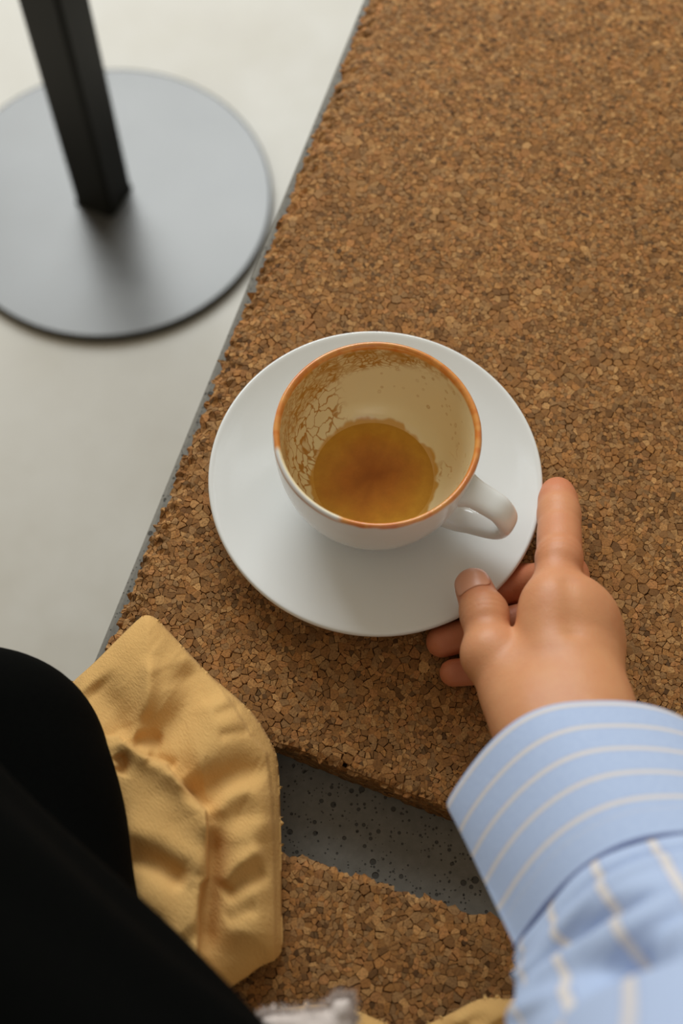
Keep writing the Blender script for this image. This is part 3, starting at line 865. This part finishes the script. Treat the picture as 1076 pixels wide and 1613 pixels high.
def arm_disp(x, p):
    x = x * 1.5
    d = 0.035 * smoothstep(0, 0.06, x) + 0.07 * smoothstep(0.05, 0.5, x)
    d = d + 0.012 * np.sin(9 * p + 3 * np.sin(5 * x)) * np.exp(-x / 0.10)
    for (pc_, xc, wp_, wx, tl, A) in ARM_FOLDS:
        pp = ((p - pc_ + np.pi) % (2 * np.pi)) - np.pi
        d = d + A * np.exp(-(((x - xc) - tl * pp) / wx) ** 2 - (pp / wp_) ** 2)
    return d
# (angle, place along the sleeve, angular width, length width, slant, depth)
ARM_FOLDS = [(2.20, 0.40, 0.30, 0.060, -0.22, -0.26), (2.55, 0.33, 0.30, 0.030, -0.2, 0.06), (1.95, 0.085, 0.55, 0.014, 0.02, -0.06), (1.9, 0.135, 0.6, 0.022, 0.02, 0.05), (2.35, 0.20, 0.45, 0.030, -0.12, -0.17), (2.75, 0.145, 0.40, 0.022, -0.10, 0.07),
             (1.6, 0.26, 0.5, 0.04, 0.12, 0.06), (3.05, 0.08, 0.3, 0.015, 0.05, -0.04), (2.9, 0.25, 0.4, 0.03, 0.1, 0.06), (1.2, 0.15, 0.4, 0.03, 0.1, -0.05), (2.0, 0.36, 0.8, 0.03, 0.1, -0.08)]
tube('upper_sleeve', CT, RH0 * np.interp(t, [0, .67, .985, 1], [0.985, 1.25, 1.3, .02]), RV0 * np.interp(t, [0, .67, .985, 1], [0.985, 1.3, 1.35, .02]), arm_disp, lambda x, p: p * 18 / (2 * np.pi) + 0.3, SHIRT, sleeve)
# stitched seam between cuff and sleeve
SEAM = plain('seam_thread', lin(108, 120, 160), 0.9)
V = []
for j, p in enumerate(PHI):
    c, s = section(p)
    for w in range(6):
        a_ = w / 6 * 2 * np.pi; r_ = 1.002 + 0.0009 * math.cos(a_) / 0.05
        V.append(C1 + EH * RH0 * c * r_ + EVv * RV0 * s * r_ - axs * (0.0008 + 0.0011 * math.sin(a_)))
V = np.array(V)
Fc = [(j * 6 + w, j * 6 + (w + 1) % 6, ((j + 1) % NPH) * 6 + (w + 1) % 6, ((j + 1) % NPH) * 6 + w) for j in range(NPH) for w in range(6)]
mesh_obj('cuff_seam', V, Fc, SEAM, sleeve)

# ---- black trousers: the thigh nearest the viewer and the knee beyond it
def build_trousers(h=0.0035):
    K1, K2 = hz(-10, 1200, .030), hz(15, 1640, .050)
    T1, T2 = hz(-440, 1240, .125), hz(150, 1990, .150)
    S1 = hz(-60, 1250, -.30)
    lo = np.array([-0.34, -0.40, ZT - 0.32]); hi = np.array([0.06, 0.02, ZT + 0.28])
    n = np.ceil((hi - lo) / h).astype(int)
    P = np.stack(np.meshgrid(*[lo[q] + np.arange(n[q]) * h for q in range(3)], indexing='ij'), -1).astype(np.float32)
    A = cone(P, K1, K2, .048, .060)
    A = smin(A, cone(P, K1 + [-.02, 0, -.01], S1, .045, .050), .02)
    B = cone(P, T1, T2, .072, .078)
    # soft drape lines along the thigh
    ax_ = (T2 - T1) / np.linalg.norm(T2 - T1); up_ = np.array([0, 0, 1.0]); sd = np.cross(ax_, up_); sd /= np.linalg.norm(sd); u2 = np.cross(sd, ax_)
    rel = P - T1.astype(np.float32); s = rel @ ax_; x = rel @ sd; y = rel @ u2; an = np.arctan2(y, x)
    B = B + 0.0018 * np.sin(an * 6 + s * 22) + 0.0012 * np.sin(an * 11 - s * 40)
    A = A + 0.0015 * np.sin(P[..., 1] * 90 + P[..., 0] * 60)
    D = smin(A, B, .004)
    D[0] = D[-1] = .05; D[:, 0] = D[:, -1] = .05; D[:, :, 0] = D[:, :, -1] = .05
    return surface_nets(D, lo, h)
V, Q = build_trousers()
BLK = NT('black_wool'); tc = BLK.n('TexCoord'); n1 = BLK.noise(tc.outputs['Object'], 500, 3)
BLK.fin(BLK.mixc(n1.outputs[0], lin(3, 3, 3), lin(7, 8, 6)), 0.95, BLK.bump(n1.outputs[0], 0.2, 0.0008), Specular_IOR_Level=0.04, Sheen_Weight=0.0)
tr = mesh_obj('trousers', V, Q, BLK.m, person); tr['label'] = 'plain black trouser leg at lower left'

# ------------------------------------------------------------------ cloths
def cloth_material(name, c0, c1, scale=1.0):
    m = NT(name); tc = m.n('TexCoord')
    mp = m.n('Mapping', vector_type='TEXTURE'); mp.inputs['Rotation'].default_value = (0, 0, math.radians(-48)); mp.inputs['Scale'].default_value = (1.0, 0.36, 1.0)
    m.l(tc.outputs['Object'], mp.inputs['Vector'])
    n = m.noise(mp.outputs[0], 420, 3, 0.6); n2 = m.noise(tc.outputs['Object'], 30, 3); n3 = m.noise(tc.outputs['Object'], 1500, 2)
    c = m.mixc(n2.outputs[0], c0, c1)
    c = m.mixc(0.12, c, n3.outputs[0], 'OVERLAY')
    nrm = m.bump(n.outputs[0], 0.5, 0.0009, m.bump(n3.outputs[0], 0.2, 0.0004))
    return m.fin(c, 0.85, nrm, Specular_IOR_Level=0.15, Sheen_Weight=0.03)
TAN = cloth_material('mustard_crepe', lin(208, 162, 97), lin(222, 178, 112))

def in_poly(X, Y, poly):
    p = np.asarray(poly, float); r = np.zeros(len(X), bool); j = len(p) - 1
    for i in range(len(p)):
        c = ((p[i, 1] > Y) != (p[j, 1] > Y)) & (X < (p[j, 0] - p[i, 0]) * (Y - p[i, 1]) / (p[j, 1] - p[i, 1] + 1e-12) + p[i, 0])
        r ^= c; j = i
    return r
def seg_dist(X, Y, pl, closed=False):
    """distance to a polyline, plus the signed side and the position along it (0..1)"""
    pl = np.asarray(pl, float)
    if closed: pl = np.concatenate([pl, pl[:1]])
    best = np.full(len(X), 1e9); side = np.zeros(len(X)); along = np.zeros(len(X))
    L = np.r_[0, np.cumsum(np.hypot(*np.diff(pl, axis=0).T))]
    for i in range(len(pl) - 1):
        a, b = pl[i], pl[i + 1]; ab = b - a; l2 = ab @ ab
        t = np.clip(((X - a[0]) * ab[0] + (Y - a[1]) * ab[1]) / l2, 0, 1)
        dx, dy = X - a[0] - t * ab[0], Y - a[1] - t * ab[1]
        dd = np.hypot(dx, dy); m = dd < best
        best[m] = dd[m]; side[m] = np.sign(ab[0] * dy - ab[1] * dx)[m]; along[m] = ((L[i] + t * math.sqrt(l2)) / L[-1])[m]
    return best, side, along

def smooth_poly(p, n=6):
    p = np.asarray(p, float); q = np.concatenate([p[-1:], p, p[:2]]); out = []
    for i in range(len(p)):
        a, b, c, d = q[i:i + 4]; t = np.linspace(0, 1, n, endpoint=False)[:, None]
        out.append(0.5 * (2 * b + (c - a) * t + (2 * a - 5 * b + 4 * c - d) * t ** 2 + (3 * b - a - 3 * c + d) * t ** 3))
    return np.concatenate(out)

def draped(name, poly, height, step, mat, thick=0.0014, base=0.0):
    """a cloth lying over things: the outline is laid out on the seat plane, heights in metres above it"""
    poly = np.asarray(poly, float)
    x0, y0 = poly.min(0) - step; x1, y1 = poly.max(0) + step
    gx, gy = np.meshgrid(np.arange(x0, x1, step), np.arange(y0, y1, step))
    X, Y = gx.ravel(), gy.ravel()
    d, _, _ = seg_dist(X, Y, poly, True); ins_ = in_poly(X, Y, poly)
    keep = ins_ | (d < step * 0.8)
    # snap the outermost points to the outline
    sx, sy = X.copy(), Y.copy()
    out = keep & (d < step * 0.8)
    pc = np.concatenate([poly, poly[:1]]); dense = np.concatenate([np.linspace(pc[i], pc[i + 1], 24, endpoint=False) for i in range(len(poly))])
    for i in np.nonzero(out)[0]:
        q = dense[np.argmin((dense[:, 0] - X[i]) ** 2 + (dense[:, 1] - Y[i]) ** 2)]; sx[i], sy[i] = q
    d2, _, _ = seg_dist(sx, sy, poly, True)
    hgt = height(sx, sy, d2)
    ids = -np.ones(len(X), int); ids[keep] = np.arange(keep.sum())
    nx = gx.shape[1]; ny = gx.shape[0]
    f = grid_faces(nx, ny); f = f[(ids[f] >= 0).all(1)]; f = ids[f][:, ::-1]
    dirs = FW[None] * F + RT[None] * (sx[keep] - W / 2)[:, None] - UP[None] * (sy[keep] - H / 2)[:, None]
    V = CAM + dirs * ((ZT + base + hgt[keep] - CAM[2]) / dirs[:, 2])[:, None]
    o = mesh_obj(name, V, f, mat)
    md = o.modifiers.new('thick', 'SOLIDIFY'); md.thickness = thick; md.offset = -1
    return o

def ridge(X, Y, pl, w, A, w2=None, fade=0.2):
    """a soft fold along a polyline; w and w2 are its widths on the two sides"""
    pl = catmull(np.asarray(pl, float), 5)
    d, s, a = seg_dist(X, Y, pl)
    mix = 0.5 + 0.5 * np.tanh(d * s / 6)
    ww = 1.35 * ((w2 or w) * (1 - mix) + w * mix)
    return A * np.exp(-(d / ww) ** 2) * (0.1 + 0.9 * smoothstep(-0.001, fade, a) * (1 - smoothstep(1 - fade, 1.001, a)))

OUT1 = [(229, 969), (246, 974), (262, 990), (290, 1020), (330, 1062), (372, 1098), (402, 1128), (425, 1165), (437, 1195), (441, 1250), (443, 1330), (444, 1420), (443, 1500),
        (410, 1523), (378, 1546), (330, 1570), (240, 1560), (120, 1500), (60, 1350), (60, 1180), (92, 1098), (117, 1072), (150, 1042), (190, 1002), (215, 978)]
OUT1 = smooth_poly(OUT1, 5)
FLAP = [(202, 1172), (228, 1190), (262, 1204), (294, 1245), (325, 1277), (327, 1330), (326, 1384), (317, 1395), (313, 1440), (313, 1500), (330, 1560)]
HEM = [(262, 985), (300, 1034), (345, 1080), (372, 1118), (396, 1160), (420, 1185), (428, 1250), (432, 1330), (434, 1420), (434, 1505)]
def cloth_h(X, Y, d):
    z = 0.0045 + 0.0125 * (1 - np.exp(-np.maximum(d - 3, 0) / 34)) - 0.003 * np.exp(-d / 2.5)
    # second layer edge just inside the right outline
    dh, sh, _ = seg_dist(X, Y, HEM)
    z = z + 0.0028 * smoothstep(-2.5, 2.5, dh * sh)
    # folds of the upper part radiate from a pinch at the left
    for pl, w, A, w2 in (
        ([(240, 1030), (237, 1055), (229, 1107), (204, 1164)], 10, .0042, 10),
        ([(138, 1076), (180, 1122), (204, 1166)], 23, -.0066, 25),
        ([(286, 1036), (302, 1090), (274, 1140), (215, 1172)], 22, -.0066, 24),
        ([(335, 1080), (352, 1130), (330, 1185), (285, 1200)], 32, .0045, 32),
        ([(380, 1112), (335, 1128)], 7, -.0014, 7), ([(396, 1150), (340, 1160)], 8, -.0016, 8), ([(350, 1090), (318, 1104)], 7, -.0012, 7),
        ([(208, 1168), (236, 1168), (258, 1172)], 9, -.0038, 11),
        ([(230, 1190), (256, 1199), (278, 1213)], 8, -.0028, 9),
        ([(283, 1228), (322, 1262), (350, 1240), (388, 1224), (416, 1240)], 11, -.0066, 24),
        ([(322, 1292), (345, 1262), (372, 1246), (398, 1246), (414, 1280), (420, 1330)], 20, .0056, 16),
        ([(390, 1280), (394, 1360), (400, 1440), (396, 1510)], 34, .0060, 34),
        ([(336, 1296), (338, 1350), (330, 1420), (322, 1510)], 13, -.0072, 13),
        ([(345, 1400), (372, 1366), (418, 1334)], 11, .0036, 11),
        ([(350, 1416), (382, 1394), (424, 1372)], 10, -.0038, 18),
        ([(352, 1452), (385, 1436), (410, 1432)], 9, -.0016, 12)):
        z = z + ridge(X, Y, pl, w, A, w2)
    # the flap folded over the left part
    df, sf, _ = seg_dist(X, Y, FLAP)
    infl = smoothstep(-2.0, 2.0, df * sf) * (Y > 1160)
    z = z + infl * (0.0085 + 0.004 * np.exp(-(df / 18) ** 2))
    z = z + infl * (ridge(X, Y, [(182, 1310), (230, 1322), (280, 1350), (318, 1388)], 15, 0.0028, 20)
                    + ridge(X, Y, [(186, 1348), (225, 1355), (262, 1374), (298, 1396)], 11, -0.0058, 22)
                    + ridge(X, Y, [(200, 1410), (250, 1425), (305, 1480)], 26, 0.0030))
    z = z + ridge(X, Y, [(186, 1186), (194, 1205), (188, 1222)], 7, -0.0050)
    z = z + 0.0010 * fbm(np.c_[X / 50, Y / 50], 2, 77)
    a1, a2 = X * 0.64 - Y * 0.77, X * 0.77 + Y * 0.64
    z = z + 0.0006 * (1 - np.abs(fbm(np.c_[a1 / 70, a2 / 22], 2, 79))) * smoothstep(1260, 1120, Y)
    # over the left edge of the bench the cloth falls away
    xe = 157 - (Y - 1025) * 0.405
    z = z - 0.030 * smoothstep(5, 70, xe - X)
    return z
cloth = draped('draped_cloth', OUT1, cloth_h, 2.5, TAN)
recenter(cloth, hz(300, 1250, 0))
tag(cloth, 'crinkled tan cloth draped over the left corner of the cork pads', 'cloth')

OUT2 = smooth_poly([(352, 1640), (420, 1596), (470, 1585), (520, 1582), (560, 1591), (600, 1608), (640, 1622), (690, 1606), (740, 1580), (765, 1572), (800, 1573), (845, 1568), (880, 1564), (960, 1570), (990, 1650), (950, 1760), (400, 1760)], 6)
def cloth2_h(X, Y, d):
    z = 0.004 + 0.010 * (1 - np.exp(-d / 22)) + ridge(X, Y, [(690, 1622), (760, 1586), (880, 1580)], 16, 0.010)
    z = z + ridge(X, Y, [(740, 1640), (790, 1606), (830, 1620)], 14, 0.010) - 0.0 + ridge(X, Y, [(815, 1606), (850, 1598), (900, 1596)], 9, -0.012)
    return z + 0.0012 * fbm(np.c_[X / 34, Y / 34], 3, 78)
cloth2 = draped('draped_cloth', OUT2, cloth2_h, 4, TAN)
recenter(cloth2, hz(660, 1690, 0))
tag(cloth2, 'bunched tan cloth along the bottom edge, below the sleeve', 'cloth')

# pale frayed fabric end, close to the viewer
PALE = cloth_material('pale_grey_wool', lin(208, 194, 184), lin(222, 208, 200))
OUT3 = smooth_poly([(398, 1640), (412, 1598), (440, 1594), (480, 1590), (512, 1586), (524, 1571), (540, 1568), (555, 1573), (557, 1610), (565, 1660), (560, 1760), (380, 1760)], 5)
frz = draped('frayed_scarf', OUT3, lambda X, Y, d: 0.006 * (1 - np.exp(-d / 14)) + 0.0015 * fbm(np.c_[X / 24, Y / 24], 2, 5), 4, PALE, 0.003, base=0.10)
recenter(frz, hz(480, 1700, 0.10))
tag(frz, 'pale grey frayed fabric end at the bottom of the photo', 'fabric')
r = np.random.default_rng(12); V = []; Fc = []
dense = np.concatenate([np.linspace(OUT3[i], OUT3[i + 1], 5, endpoint=False) for i in range(len(OUT3) - 1)]); dense = dense[dense[:, 1] < 1640]
for i in range(500):
    p = dense[r.integers(len(dense))]; a_ = hz(p[0], p[1], 0.100 + r.uniform(0, .003)); nd = a_ - hz(480, 1660, 0.10); nd /= np.linalg.norm(nd)
    dv = nd + r.normal(0, .7, 3); dv /= np.linalg.norm(dv); b_ = a_ + dv * r.uniform(.001, .004); sd = np.cross(dv, [0.3, 0.2, 1]); sd = sd / np.linalg.norm(sd) * .00025; s3 = np.cross(sd, dv)
    k0 = len(V); V += [a_ + sd, a_ - sd * .5 + s3, a_ - sd * .5 - s3, b_]; Fc += [(k0, k0 + 1, k0 + 3), (k0 + 1, k0 + 2, k0 + 3), (k0 + 2, k0, k0 + 3)]
bpy.context.view_layer.update()
tag(mesh_obj('frayed_threads', V, Fc, PALE, frz, smooth=False), kind='stuff')
